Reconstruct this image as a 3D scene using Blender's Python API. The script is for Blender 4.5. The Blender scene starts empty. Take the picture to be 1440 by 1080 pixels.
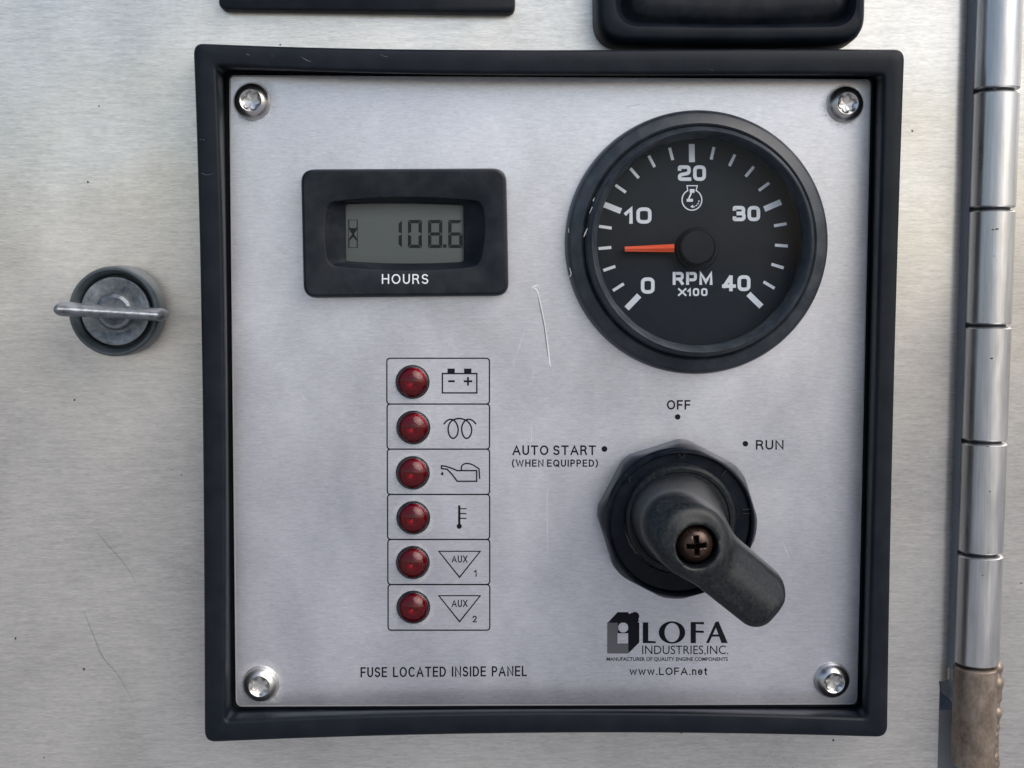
import bpy, math, random
import numpy as np
from mathutils import Matrix, Vector
random.seed(7); np.random.seed(7)
R_ = math.radians
scene = bpy.context.scene
COL = scene.collection

# ------------------------------------------------------------------ camera (all lengths in mm, scaled to metres on output)
MM = 0.001
F = 1900.0                                   # focal length in pixels of a 1440 px wide picture
CX, CZ, CD = -16.435, 27.995, 318.543
ZS = 1.75                                    # real relief depth per unit of authored height h
ca, sa = math.cos(-0.07801), math.sin(-0.07801)
cb, sb = math.cos(-0.02382), math.sin(-0.02382)
cc, sc_ = math.cos(-0.00251), math.sin(-0.00251)
RX = np.array([[1, 0, 0], [0, ca, -sa], [0, sa, ca]])
RZ = np.array([[cb, -sb, 0], [sb, cb, 0], [0, 0, 1]])
RY = np.array([[cc, 0, sc_], [0, 1, 0], [-sc_, 0, cc]])
CR = RZ @ RX @ RY
camd = bpy.data.cameras.new('camera'); cam = bpy.data.objects.new('camera', camd); COL.objects.link(cam)
camd.sensor_width = 36.0; camd.lens = 36.0 * F / 1440.0
camd.clip_start = 0.01; camd.clip_end = 1000.0
M4 = Matrix.Identity(4)
for i in range(3):
    M4[i][0] = CR[i, 0]; M4[i][1] = CR[i, 2]; M4[i][2] = -CR[i, 1]
M4[0][3], M4[1][3], M4[2][3] = CX * MM, -CD * MM, CZ * MM
cam.matrix_world = M4
scene.camera = cam

# ------------------------------------------------------------------ daylight
SUN_EL, SUN_AZ = 42.0, 42.0                  # degrees; azimuth measured from straight in front of the panel towards its right
sdir = Vector((math.sin(R_(SUN_AZ)) * math.cos(R_(SUN_EL)), -math.cos(R_(SUN_AZ)) * math.cos(R_(SUN_EL)), math.sin(R_(SUN_EL))))
world = bpy.data.worlds.new('World'); scene.world = world; world.use_nodes = True
wn = world.node_tree.nodes; wl = world.node_tree.links
sky = wn.new('ShaderNodeTexSky'); sky.sky_type = 'NISHITA'; sky.sun_disc = False
sky.sun_elevation = R_(SUN_EL); sky.sun_rotation = math.atan2(sdir.x, sdir.y)
sky.air_density = 1.0; sky.dust_density = 2.5; sky.ozone_density = 1.0
wl.new(sky.outputs[0], wn['Background'].inputs[0]); wn['Background'].inputs[1].default_value = 0.115
sund = bpy.data.lights.new('sun', 'SUN'); sund.energy = 1.5; sund.angle = R_(58); sund.color = (1.0, 0.96, 0.90)
sun = bpy.data.objects.new('sun', sund); COL.objects.link(sun)
sun.rotation_euler = sdir.to_track_quat('Z', 'Y').to_euler()
scene.view_settings.view_transform = 'Standard'; scene.view_settings.look = 'None'
scene.view_settings.gamma = 1.0; scene.view_settings.exposure = 0.5
scene.cycles.max_bounces = 8; scene.cycles.transparent_max_bounces = 8
scene.cycles.use_denoising = True

# ------------------------------------------------------------------ geometry helpers
def at(px, py, h=0.0):
    """point (mm: x, y, z) at height h above the face plate, seen at pixel px, py of the photograph"""
    d = CR @ np.array([(px - 720) / F, 1.0, (540 - py) / F])
    t = (-h * ZS + CD) / d[1]
    return np.array([CX + d[0] * t, -h * ZS, CZ + d[2] * t])
def pmm(h=0.0):                              # pixels per mm at height h
    return F / (CD - h * ZS)

def new_mesh(name, verts, faces, mat, parent=None, origin=(0, 0, 0), smooth=None):
    """verts in world mm; stored relative to origin"""
    v = (np.asarray(verts, float) - np.asarray(origin, float)) * MM
    me = bpy.data.meshes.new(name)
    me.from_pydata([tuple(p) for p in v], [], [tuple(int(i) for i in f) for f in faces])
    me.materials.append(mat)
    if smooth is not None:
        me.polygons.foreach_set('use_smooth', [True] * len(me.polygons))
        me.update()
        me.set_sharp_from_angle(angle=R_(smooth))
    me.update()
    o = bpy.data.objects.new(name, me); COL.objects.link(o)
    if parent: o.parent = parent
    return o

def thing(name, label, cat, origin, group=None):
    o = bpy.data.objects.new(name, None); COL.objects.link(o)
    o.location = Vector(origin) * MM; o.empty_display_size = 0.005
    o['label'] = label; o['category'] = cat
    if group: o['group'] = group
    return o

class Local:
    """builder of parts of one thing; local coords x right, z up, h out of the panel, mm"""
    def __init__(s, root, origin, zs=None): s.root, s.o, s.zs = root, np.asarray(origin, float), (zs or ZS)
    def w(s, x, z, h): return np.array([s.o[0] + x, (s.o[1] if s.zs == 1.0 else 0.0) - h * s.zs, s.o[2] + z])
    def mesh(s, name, pts, faces, mat, smooth=None, parent=None):      # pts local (x, z, h)
        P = [s.w(*p) for p in pts]
        return new_mesh(name, P, faces, mat, parent or s.root, s.o, smooth)
    def wmesh(s, name, P, faces, mat, smooth=None, parent=None):       # pts already in world mm
        return new_mesh(name, P, faces, mat, parent or s.root, s.o, smooth)

def rings_faces(nr, n, closed=True, cap0=False, cap1=False, base=0):
    F_ = []
    m = n if closed else n - 1
    for r in range(nr - 1):
        for i in range(m):
            a = base + r * n + i; b = base + r * n + (i + 1) % n
            F_.append((a, b, b + n, a + n))
    if cap0: F_.append(tuple(base + i for i in range(n))[::-1])
    if cap1: F_.append(tuple(base + (nr - 1) * n + i for i in range(n)))
    return F_

def lathe(L, name, prof, mat, n=72, smooth=35, cx=0, cz=0, rf=None, cap0=False, cap1=True, parent=None, sq=None):
    """prof: (r, h) outside to inside; rf(k, theta) may scale the radius of ring k"""
    pts = []
    for k, p in enumerate(prof):
        r, h = p[0], p[1]
        for i in range(n):
            t = 2 * math.pi * i / n
            q = r if rf is None else rf(k, t, r)
            pts.append((cx + q * math.cos(t), cz + q * math.sin(t), h))
    return L.mesh(name, pts, rings_faces(len(prof), n, True, cap0, cap1), mat, smooth, parent)

def rrect(w, h, r, n=8, bulge=0.0):
    """closed outline, counter-clockwise, centre at 0"""
    out = []
    for cx_, cz_, a0 in ((w/2-r, h/2-r, 0), (-w/2+r, h/2-r, 90), (-w/2+r, -h/2+r, 180), (w/2-r, -h/2+r, 270)):
        for i in range(n + 1):
            a = R_(a0 + 90 * i / n); out.append((cx_ + r * math.cos(a), cz_ + r * math.sin(a)))
    return out

def loft(L, name, rings, mat, smooth=35, cap0=False, cap1=True, parent=None, world=False):
    n = len(rings[0]); pts = [p for r in rings for p in r]
    f = rings_faces(len(rings), n, True, cap0, cap1)
    return (L.wmesh if world else L.mesh)(name, pts, f, mat, smooth, parent)

def inset(poly, d):
    """shrink a closed ccw 2-D outline by d"""
    P = np.array(poly); n = len(P)
    a = P - np.roll(P, 1, 0); b = np.roll(P, -1, 0) - P
    t = a / (np.linalg.norm(a, axis=1)[:, None] + 1e-9) + b / (np.linalg.norm(b, axis=1)[:, None] + 1e-9)
    t /= np.linalg.norm(t, axis=1)[:, None] + 1e-9
    nrm = np.c_[-t[:, 1], t[:, 0]]
    return P + nrm * d

def surface_nets(f, lo, hi, step):
    lo = np.array(lo, float); hi = np.array(hi, float)
    nx, ny, nz = np.ceil((hi - lo) / step).astype(int) + 1
    X, Y, Z = np.meshgrid(lo[0] + step*np.arange(nx), lo[1] + step*np.arange(ny), lo[2] + step*np.arange(nz), indexing='ij')
    V = f(X, Y, Z); S = V < 0
    cs = [V[i:nx-1+i, j:ny-1+j, k:nz-1+k] for i in (0, 1) for j in (0, 1) for k in (0, 1)]
    offs = [(i, j, k) for i in (0, 1) for j in (0, 1) for k in (0, 1)]
    acc = np.zeros(cs[0].shape + (3,)); cnt = np.zeros(cs[0].shape)
    for a in range(8):
        for b in range(a + 1, 8):
            da = np.array(offs[b]) - np.array(offs[a])
            if abs(da).sum() != 1: continue
            va, vb = cs[a], cs[b]; m = (va < 0) != (vb < 0)
            t = np.where(m, va / np.where(m, va - vb, 1), 0)
            p = np.array(offs[a])[None, None, None, :] + t[..., None] * da
            acc += p * m[..., None]; cnt += m
    act = cnt > 0
    idx = -np.ones(act.shape, int); idx[act] = np.arange(act.sum())
    I, J, K = np.nonzero(act)
    P = lo + step * (np.c_[I, J, K] + acc[act] / cnt[act][:, None])
    faces = []
    for ax in range(3):
        sl0 = [slice(None)] * 3; sl1 = [slice(None)] * 3
        sl0[ax] = slice(0, -1); sl1[ax] = slice(1, None)
        A, B = S[tuple(sl0)], S[tuple(sl1)]
        E_ = np.argwhere(A != B)
        u, v = [(1, 2), (2, 0), (0, 1)][ax]
        for e in E_:
            if e[u] == 0 or e[v] == 0: continue
            c = []
            for du, dv in ((-1, -1), (0, -1), (0, 0), (-1, 0)):
                q = e.copy(); q[u] += du; q[v] += dv
                if (q >= np.array(idx.shape)).any(): break
                c.append(idx[tuple(q)])
            if len(c) == 4 and min(c) >= 0:
                if not A[tuple(e)]: c = c[::-1]
                faces.append(tuple(c))
    return P, faces
def smin(a, b, k):
    h = np.clip(0.5 + 0.5 * (b - a) / k, 0, 1)
    return b * (1 - h) + a * h - k * h * (1 - h)
def smax(a, b, k): return -smin(-a, -b, k)

# ---- flat marks, drawn in photograph pixels and laid on a plane at height h
class Marks:
    def __init__(s, h): s.h, s.P, s.F, s.k = h, [], [], 0
    def _lift(s): s.k += 1; return s.h + 0.003 * (s.k % 4)
    def poly(s, pts):
        h = s._lift(); b = len(s.P)
        a = sum(pts[i][0] * pts[(i+1) % len(pts)][1] - pts[(i+1) % len(pts)][0] * pts[i][1] for i in range(len(pts)))
        if a > 0: pts = pts[::-1]                      # pixel y points down: keep the face towards the viewer
        for p in pts: s.P.append(at(p[0], p[1], h))
        s.F.append(tuple(range(b, b + len(pts))))
    def disc(s, cx, cy, r, ry=None, n=28):
        ry = ry or r
        s.poly([(cx + r * math.cos(2*math.pi*i/n), cy + ry * math.sin(2*math.pi*i/n)) for i in range(n)])
    def ring(s, outer, inner):
        h = s._lift(); b = len(s.P); n = len(outer)
        for p in list(outer) + list(inner): s.P.append(at(p[0], p[1], h))
        for i in range(n): j = (i+1) % n; s.F.append((b+i, b+n+i, b+n+j, b+j))
    def stroke(s, pts, w, cap=0.0):
        """strip of width w (pixels) along pts; closed when first == last; w may be a list"""
        P = np.array(pts, float)
        closed = len(P) > 2 and np.hypot(*(P[0] - P[-1])) < 1e-6
        if closed: P = P[:-1]
        keep = [0] + [i for i in range(1, len(P)) if np.hypot(*(P[i] - P[i-1])) > 1e-4]
        P = P[keep]; n = len(P)
        if n < 2: return
        W = np.full(n, w, float) if np.isscalar(w) else np.interp(np.linspace(0, 1, n), np.linspace(0, 1, len(w)), w)
        if not closed and cap:
            d0 = P[0] - P[1]; P[0] += d0 / np.hypot(*d0) * cap
            d1 = P[-1] - P[-2]; P[-1] += d1 / np.hypot(*d1) * cap
        A, B = [], []
        for i in range(n):
            a = P[i] - P[i-1] if (closed or i > 0) else None
            b = P[(i+1) % n] - P[i] if (closed or i < n-1) else None
            ua = a / np.hypot(*a) if a is not None else None
            ub = b / np.hypot(*b) if b is not None else None
            if ua is None: t, sc = ub, 1
            elif ub is None: t, sc = ua, 1
            else:
                t = ua + ub; L_ = np.hypot(*t)
                if L_ < 0.25: t, sc = ub, 1
                else: t = t / L_; sc = min(1 / max(0.3, abs(np.dot(t, ub))), 1.9)
            nrm = np.array([-t[1], t[0]]) * W[i] / 2 * sc
            A.append(P[i] + nrm); B.append(P[i] - nrm)
        h = s._lift(); b0 = len(s.P)
        for p in A + B: s.P.append(at(p[0], p[1], h))
        for i in range(n if closed else n - 1):
            j = (i + 1) % n; s.F.append((b0+i, b0+j, b0+n+j, b0+n+i))
    def build(s, L, name, mat, parent=None, thick=0.0, smooth=None):
        P, F_ = list(s.P), list(s.F)
        if thick:
            n = len(P); base = [p + np.array([0, thick, 0]) for p in P]
            edges = {}
            for f in F_:
                for i in range(len(f)):
                    e = (f[i], f[(i+1) % len(f)]); edges[e] = edges.get(e, 0) + 1
            P += base
            for (a, b) in list(edges):
                if (b, a) not in edges: F_.append((b, a, a + n, b + n))
        return L.wmesh(name, P, F_, mat, smooth, parent)

def arc(cx, cy, rx, ry, a0, a1, n=14):
    return [(cx + rx * math.cos(R_(a0 + (a1-a0)*i/n)), cy + ry * math.sin(R_(a0 + (a1-a0)*i/n))) for i in range(n+1)]
def fillet(pts, r, closed=False, n=5):
    out = []; m = len(pts)
    for i, p in enumerate(pts):
        if not closed and i in (0, m-1): out.append(p); continue
        a, b, c = np.array(pts[i-1], float), np.array(p, float), np.array(pts[(i+1) % m], float)
        da, dc = a-b, c-b; la, lc = np.hypot(*da), np.hypot(*dc); rr = min(r, la*.48, lc*.48)
        A, C_ = b + da/la*rr, b + dc/lc*rr
        for k in range(n+1):
            t = k/n; out.append(tuple((1-t)**2*A + 2*t*(1-t)*b + t*t*C_))
    if closed: out.append(out[0])
    return out
def catmull(pts, k=6):
    P = [np.array(p, float) for p in pts]; P = [2*P[0]-P[1]] + P + [2*P[-1]-P[-2]]; out = []
    for i in range(1, len(P)-2):
        for j in range(k):
            t = j/k; a, b, c, d = P[i-1:i+3]
            out.append(tuple(0.5*((2*b) + (c-a)*t + (2*a-5*b+4*c-d)*t*t + (3*b-a-3*c+d)*t**3)))
    out.append(tuple(P[-2])); return out

G = {  # plain sans: glyph -> (width, strokes), cap height 1, y up
 'A': (.86, [[(0,0),(.43,1),(.86,0)], [(.15,.33),(.71,.33)]]),
 'C': (.80, [arc(.44,.5,.44,.5,48,312,20)]),
 'D': (.74, [[(0,0),(0,1),(.28,1)] + arc(.28,.5,.46,.5,90,-90,16) + [(0,0)]]),
 'E': (.60, [[(.60,1),(0,1),(0,0),(.60,0)], [(0,.52),(.55,.52)]]),
 'F': (.58, [[(.58,1),(0,1),(0,0)], [(0,.50),(.52,.50)]]),
 'H': (.72, [[(0,0),(0,1)], [(.72,0),(.72,1)], [(0,.52),(.72,.52)]]),
 'I': (.02, [[(.01,0),(.01,1)]]),
 'L': (.56, [[(0,1),(0,0),(.56,0)]]),
 'M': (.90, [[(0,0),(0,1),(.45,.1),(.90,1),(.90,0)]]),
 'N': (.74, [[(0,0),(0,1),(.74,0),(.74,1)]]),
 'O': (.90, [arc(.45,.5,.45,.5,0,360,30)]),
 'P': (.60, [[(0,0),(0,1),(.32,1)] + arc(.32,.73,.28,.27,90,-90,12) + [(.12,.46)]]),
 'Q': (.90, [arc(.45,.5,.45,.5,0,360,30), [(.52,.24),(.86,-.06)]]),
 'R': (.66, [[(0,0),(0,1),(.34,1)] + arc(.34,.75,.28,.25,90,-90,12) + [(.12,.50)], [(.34,.50),(.50,.42),(.58,.25),(.66,0)]]),
 'S': (.64, [arc(.32,.755,.30,.245,28,265,14) + arc(.32,.255,.32,.255,85,-152,14)]),
 'T': (.74, [[(0,1),(.74,1)], [(.37,0),(.37,1)]]),
 'U': (.68, [[(0,1),(0,.34)] + arc(.34,.34,.34,.34,180,360,14) + [(.68,1)]]),
 'W': (1.20, [[(0,1),(.30,0),(.60,.95),(.90,0),(1.20,1)]]),
 'X': (.74, [[(0,0),(.74,1)], [(.74,0),(0,1)]]),
 '(': (.20, [arc(.62,.45,.62,.78,130,230,10)]),
 ')': (.20, [arc(-.42,.45,.62,.78,50,-50,10)]),
 '.': (.03, [[(0,0),(.03,0)]]),
 '1': (.26, [[(0,.74),(.14,.82),(.24,1),(.24,0)]]),
 '2': (.60, [arc(.30,.70,.28,.30,165,-20,12) + [(.48,.46),(.02,0),(.60,0)]]),
 'w': (.92, [[(0,.72),(.22,0),(.46,.70),(.70,0),(.92,.72)]]),
 'n': (.46, [[(0,0),(0,.72)], [(0,.44)] + arc(.24,.46,.22,.25,160,0,10) + [(.46,0)]]),
 'e': (.52, [[(.01,.38),(.51,.38)] + arc(.26,.36,.25,.36,5,325,18)]),
 't': (.32, [[(.14,.94),(.14,.14)] + arc(.27,.14,.13,.14,180,270,5), [(0,.70),(.32,.70)]]),
}
r_ = .22
B_ = {  # wide block lettering of the tachometer dial
 '0': (.72, [fillet([(0,0),(0,1),(.72,1),(.72,0)], .30, True)]),
 '1': (.30, [[(0,.66),(.30,1),(.30,0)]]),
 '2': (.72, [fillet([(0,.84),(0,1),(.72,1),(.72,.50),(.0,.34),(0,0),(.76,0)], .18)]),
 '3': (.70, [fillet([(0,.90),(0,1),(.70,1),(.70,.52),(.30,.52)], .20), fillet([(.30,.50),(.74,.50),(.74,0),(0,0),(0,.10)], .20)]),
 '4': (.78, [[(.56,0),(.56,.98)], [(.50,.96),(.06,.26)], [(.02,.26),(.80,.26)]]),
 'R': (.74, [[(0,0),(0,1)], fillet([(.30,1),(.74,1),(.74,.44),(.30,.44)], .22), [(.46,.44),(.74,0)]]),
 'P': (.72, [[(0,0),(0,1)], fillet([(.30,1),(.72,1),(.72,.36),(.30,.36)], .22)]),
 'M': (.95, [[(0,0),(0,1),(.475,.15),(.95,1),(.95,0)]]),
 'X': (.74, [[(0,0),(.74,1)], [(.74,0),(0,1)]]),
}
def write(mk, text, x0, x1, yt, yb, w, font=G, gap=.22, space=.62, dy=0.0):
    """fit text between x0..x1, cap line yt, base line yb (pixels); dy = rise of the right end"""
    n = sum(c != ' ' for c in text); tot = 0.0; k = 0
    for i, c in enumerate(text):
        if c == ' ': tot += space; continue
        tot += font[c][0]
        if i < len(text)-1 and text[i+1] != ' ': tot += gap
    S = (x1 - x0 - n * w) / tot; H = yb - yt - w; x = x0
    for i, c in enumerate(text):
        if c == ' ': x += space * S; continue
        gw, st = font[c]
        for pl in st:
            q = []
            for (a, b) in pl:
                X = x + w/2 + a * S; q.append((X, yb - w/2 - b * H - dy * (X - x0) / (x1 - x0)))
            mk.stroke(q, w, cap=w/2 if font is G else w/2)
        x += gw * S + w
        if i < len(text)-1 and text[i+1] != ' ': x += gap * S

def font_mark(L, text, x0, x1, yt, yb, h, mat, name, parent=None, off=0.0, ref=None):
    """text with the built-in face, fitted to a pixel box"""
    c = bpy.data.curves.new('tmp', 'FONT'); c.body = text; c.offset = off; c.resolution_u = 4
    o = bpy.data.objects.new('tmp', c); COL.objects.link(o)
    bpy.context.view_layer.update()
    me = o.evaluated_get(bpy.context.evaluated_depsgraph_get()).to_mesh()
    V = np.array([v.co[:] for v in me.vertices]); Fs = [tuple(p.vertices) for p in me.polygons]
    o.evaluated_get(bpy.context.evaluated_depsgraph_get()).to_mesh_clear()
    bpy.data.objects.remove(o); bpy.data.curves.remove(c)
    a, b = V[:, 0].min(), V[:, 0].max(); lo, hi = (0.0, V[:, 1].max()) if ref is None else ref
    P = [at(x0 + (v[0]-a)/(b-a)*(x1-x0), yb - (v[1]-lo)/(hi-lo)*(yb-yt), h) for v in V]
    return L.wmesh(name, P, Fs, mat, None, parent)

# ------------------------------------------------------------------ materials
class NT:
    def __init__(s, name):
        s.m = bpy.data.materials.new(name); s.m.use_nodes = True
        s.n = s.m.node_tree.nodes; s.l = s.m.node_tree.links
        s.b = s.n['Principled BSDF']; s.out = s.n['Material Output']; s._tc = None
    def coord(s, scale, rot=(0, 0, 0)):
        if s._tc is None: s._tc = s.n.new('ShaderNodeNewGeometry')
        mp = s.n.new('ShaderNodeMapping'); mp.inputs['Scale'].default_value = scale; mp.inputs['Rotation'].default_value = rot
        s.l.new(s._tc.outputs['Position'], mp.inputs[0]); return mp.outputs[0]
    def noise(s, scale, detail=3, rough=.6, rot=(0, 0, 0), dist=0):
        t = s.n.new('ShaderNodeTexNoise'); t.inputs['Scale'].default_value = 1.0
        t.inputs['Detail'].default_value = detail; t.inputs['Roughness'].default_value = rough; t.inputs['Distortion'].default_value = dist
        s.l.new(s.coord(scale, rot), t.inputs['Vector']); return t.outputs['Fac']
    def ramp(s, src, a, b, lo=0.0, hi=1.0):
        r = s.n.new('ShaderNodeMapRange'); r.inputs[1].default_value = a; r.inputs[2].default_value = b
        r.inputs[3].default_value = lo; r.inputs[4].default_value = hi; s.l.new(src, r.inputs[0]); return r.outputs[0]
    def mix(s, fac, a, b):
        m = s.n.new('ShaderNodeMix'); m.data_type = 'RGBA'
        for k, v in ((0, fac), (6, a), (7, b)):
            if hasattr(v, 'is_output'): s.l.new(v, m.inputs[k])
            else: m.inputs[k].default_value = v if k == 0 else tuple(v) + (1,)
        return m.outputs[2]
    def math(s, op, a, b):
        m = s.n.new('ShaderNodeMath'); m.operation = op
        for k, v in ((0, a), (1, b)):
            if hasattr(v, 'is_output'): s.l.new(v, m.inputs[k])
            else: m.inputs[k].default_value = v
        return m.outputs[0]
    def bump(s, src, dist, strength=1.0):
        b = s.n.new('ShaderNodeBump'); b.inputs['Distance'].default_value = dist; b.inputs['Strength'].default_value = strength
        s.l.new(src, b.inputs['Height']); s.l.new(b.outputs[0], s.b.inputs['Normal']); return b
    def set(s, **k):
        for a, v in k.items():
            i = s.b.inputs[a.replace('_', ' ')]
            if hasattr(v, 'is_output'): s.l.new(v, i)
            elif isinstance(v, tuple) and len(v) == 3 and i.type == 'RGBA': i.default_value = v + (1,)
            else: i.default_value = v
        return s

def brushed(name, dark, light, rough, aniso, grain=(450, 450, 4200), vert=False, bump=2.0e-6, blotch=(28, 28, 22), amt=.5, wave=0.0, diff=.25):
    t = NT(name)
    g = t.noise(grain, 4, .65); g2 = t.noise(tuple(v * .35 for v in grain), 3, .6)
    bl = t.noise(blotch, 5, .6, dist=.4)
    f = t.math('ADD', t.math('MULTIPLY', g, .6), t.math('MULTIPLY', g2, .4))
    f = t.ramp(f, .34, .66)
    f = t.math('ADD', t.math('MULTIPLY', f, amt), t.math('MULTIPLY', t.ramp(bl, .3, .7), 1 - amt))
    t.set(Base_Color=t.mix(f, dark, light), Metallic=1.0 - diff, Roughness=t.ramp(bl, .3, .7, rough - .05, rough + .07), Anisotropic=aniso)
    tv = t.n.new('ShaderNodeCombineXYZ'); tv.inputs[0].default_value = 0 if vert else 1; tv.inputs[2].default_value = 1 if vert else 0
    t.l.new(tv.outputs[0], t.b.inputs['Tangent'])
    b1 = t.bump(g, bump)
    if wave:
        wv = t.noise((17, 17, 12), 2, .5); b2 = t.n.new('ShaderNodeBump'); b2.inputs['Distance'].default_value = wave
        t.l.new(wv, b2.inputs['Height']); t.l.new(b2.outputs[0], b1.inputs['Normal'])
    return t.m
def plastic(name, col, rough, grain=9000, bump=3e-6, dusty=None, dust_amt=.5, dscale=(160, 160, 160), spec=.5):
    t = NT(name); nz = t.noise((grain,)*3, 2, .6); bl = t.noise(dscale, 6, .7)
    c = col if dusty is None else t.mix(t.ramp(bl, .42, .72, 0, dust_amt), col, dusty)
    t.set(Base_Color=c, Roughness=t.ramp(bl, .3, .7, rough - .06, rough + .08), Specular_IOR_Level=spec)
    if bump: t.bump(nz, bump)
    return t.m

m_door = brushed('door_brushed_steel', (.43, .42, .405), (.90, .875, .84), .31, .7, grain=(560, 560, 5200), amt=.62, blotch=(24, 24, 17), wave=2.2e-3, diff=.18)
m_plate = brushed('face_plate_aluminium', (.47, .48, .53), (.82, .825, .885), .33, .45, grain=(750, 750, 4600), bump=8e-7, blotch=(40, 40, 28), amt=.6, wave=5e-4, diff=.18)
m_knuckle = brushed('knuckle_polished_steel', (.40, .40, .405), (.70, .70, .71), .30, .3, grain=(2600, 2600, 45), vert=True, bump=2e-6, blotch=(350, 350, 60), amt=.55, diff=.05)
m_stain = brushed('weld_heat_stained_steel', (.10, .068, .045), (.36, .30, .25), .38, .2, grain=(1400, 1400, 900), vert=True, bump=2.5e-5, blotch=(220, 220, 130), amt=.4, diff=.35)
m_dark = plastic('gap_shade_black', (.012, .015, .022), .5)  # near-black: the shade inside the gaps is put into the colour
m_jamb = plastic('grey_jamb_paint', (.17, .18, .20), .5)
m_frame = plastic('surround_black_rubber', (.0045, .0068, .0115), .42, grain=4500, bump=4e-6, spec=.20, dusty=(.022, .027, .033), dust_amt=.3, dscale=(120, 120, 120))
m_case = plastic('meter_case_black_plastic', (.005, .0072, .0115), .45, grain=6500, bump=8e-6, spec=.24, dusty=(.045, .05, .056), dust_amt=.3)
m_rim = plastic('gauge_rim_black_enamel', (.019, .025, .033), .42, grain=3500, bump=5e-6, dusty=(.07, .078, .088), dust_amt=.5, dscale=(260, 260, 260))
m_knob = plastic('handle_dusty_plastic', (.0045, .0065, .009), .36, grain=5500, bump=2.6e-5, dusty=(.055, .059, .056), dust_amt=.40, dscale=(1300, 1300, 1300), spec=.30)
m_nut = plastic('nut_black_plastic', (.002, .0038, .009), .33, grain=5000, bump=3e-6, spec=.17, dusty=(.025, .03, .035), dust_amt=.3, dscale=(300, 300, 300))
m_ink = plastic('black_ink', (.006, .006, .011), .6, bump=0, spec=.15)
m_grey = plastic('grey_ink', (.10, .10, .11), .5, bump=0)
m_white = plastic('white_ink', (.72, .74, .77), .5, bump=0)
m_tick = plastic('dial_print', (.80, .82, .86), .55, bump=0)
m_dial = plastic('dial_black', (.004, .008, .015), .55, bump=0, spec=.3)
m_orange = plastic('needle_orange', (.95, .12, .045), .4, bump=0)
m_lcd = plastic('lcd_grey', (.15, .165, .16), .45, bump=0, spec=.3)
m_seg = plastic('lcd_segment', (.010, .015, .022), .5, bump=0, spec=.15)
m_steel = brushed('screw_stainless', (.52, .51, .50), (.66, .65, .64), .30, 0, grain=(900, 900, 900), bump=0, amt=.3, diff=0)
m_zinc = brushed('latch_cast_zinc', (.06, .07, .085), (.36, .385, .41), .40, 0, grain=(1500, 1500, 1500), bump=2e-5, blotch=(330, 330, 330), amt=.3, diff=.25)
m_zincd = plastic('latch_ring_grey', (.040, .052, .062), .36, grain=3000, bump=6e-6, dusty=(.10, .12, .13), dust_amt=.5, dscale=(200, 200, 200))
m_rust = brushed('rusty_screw', (.022, .013, .010), (.085, .054, .042), .26, 0, grain=(900, 900, 900), bump=1.2e-5, blotch=(500, 500, 500), amt=.4, diff=.4)
m_scr_l = plastic('scratch_bright', (.88, .88, .91), .35, bump=0)
m_scr_d = plastic('scratch_dark', (.16, .16, .18), .5, bump=0)
m_scr_g = NT('faint_dark_scratch').set(Base_Color=(.12,.12,.12), Roughness=.5, Alpha=.24).m
m_scuff = NT('scuff_grey').set(Base_Color=(.14,.15,.17), Roughness=.6, Alpha=.4).m
t = NT('concrete_ground'); t.set(Base_Color=t.mix(t.noise((.7,.7,.7), 6), (.24, .24, .24), (.36, .355, .35)), Roughness=.9); m_ground = t.m

def glassy(name, tint, rough, refl):
    t = NT(name); n, l = t.n, t.l; n.remove(t.b)
    tr = n.new('ShaderNodeBsdfTransparent'); tr.inputs[0].default_value = tint + (1,)
    gl = n.new('ShaderNodeBsdfGlossy'); gl.inputs['Roughness'].default_value = rough
    fr = n.new('ShaderNodeFresnel'); fr.inputs[0].default_value = refl
    mx = n.new('ShaderNodeMixShader'); l.new(fr.outputs[0], mx.inputs[0]); l.new(tr.outputs[0], mx.inputs[1]); l.new(gl.outputs[0], mx.inputs[2])
    l.new(mx.outputs[0], t.out.inputs[0]); return t.m
m_glass = glassy('gauge_glass', (.95, .97, .985), .02, 1.22)
m_lcdglass = glassy('lcd_window', (.92, .94, .94), .08, 1.3)
m_lens = glassy('lamp_lens', (.82, .42, .46), .09, 1.5)
t = NT('lamp_red'); t.set(Base_Color=(.26, .013, .036), Metallic=.8, Roughness=.30); m_red = t.m
t = NT('polish_residue'); n, l = t.n, t.l
t.set(Base_Color=(.80, .81, .82), Roughness=.5, Metallic=.3)
uvn = n.new('ShaderNodeAttribute'); uvn.attribute_name = 'fade'
nz = t.noise((700, 700, 700), 5, .7)
al = t.math('MULTIPLY', uvn.outputs['Fac'], t.ramp(nz, .30, .62, 0, .6)); t.set(Alpha=al); m_res = t.m

# ------------------------------------------------------------------ ground
g = new_mesh('ground', [(-3e5, -3e5, -1150), (3e5, -3e5, -1150), (3e5, 3e5, -1150), (-3e5, 3e5, -1150)], [(0, 1, 2, 3)], m_ground)
g['kind'] = 'structure'

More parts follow.
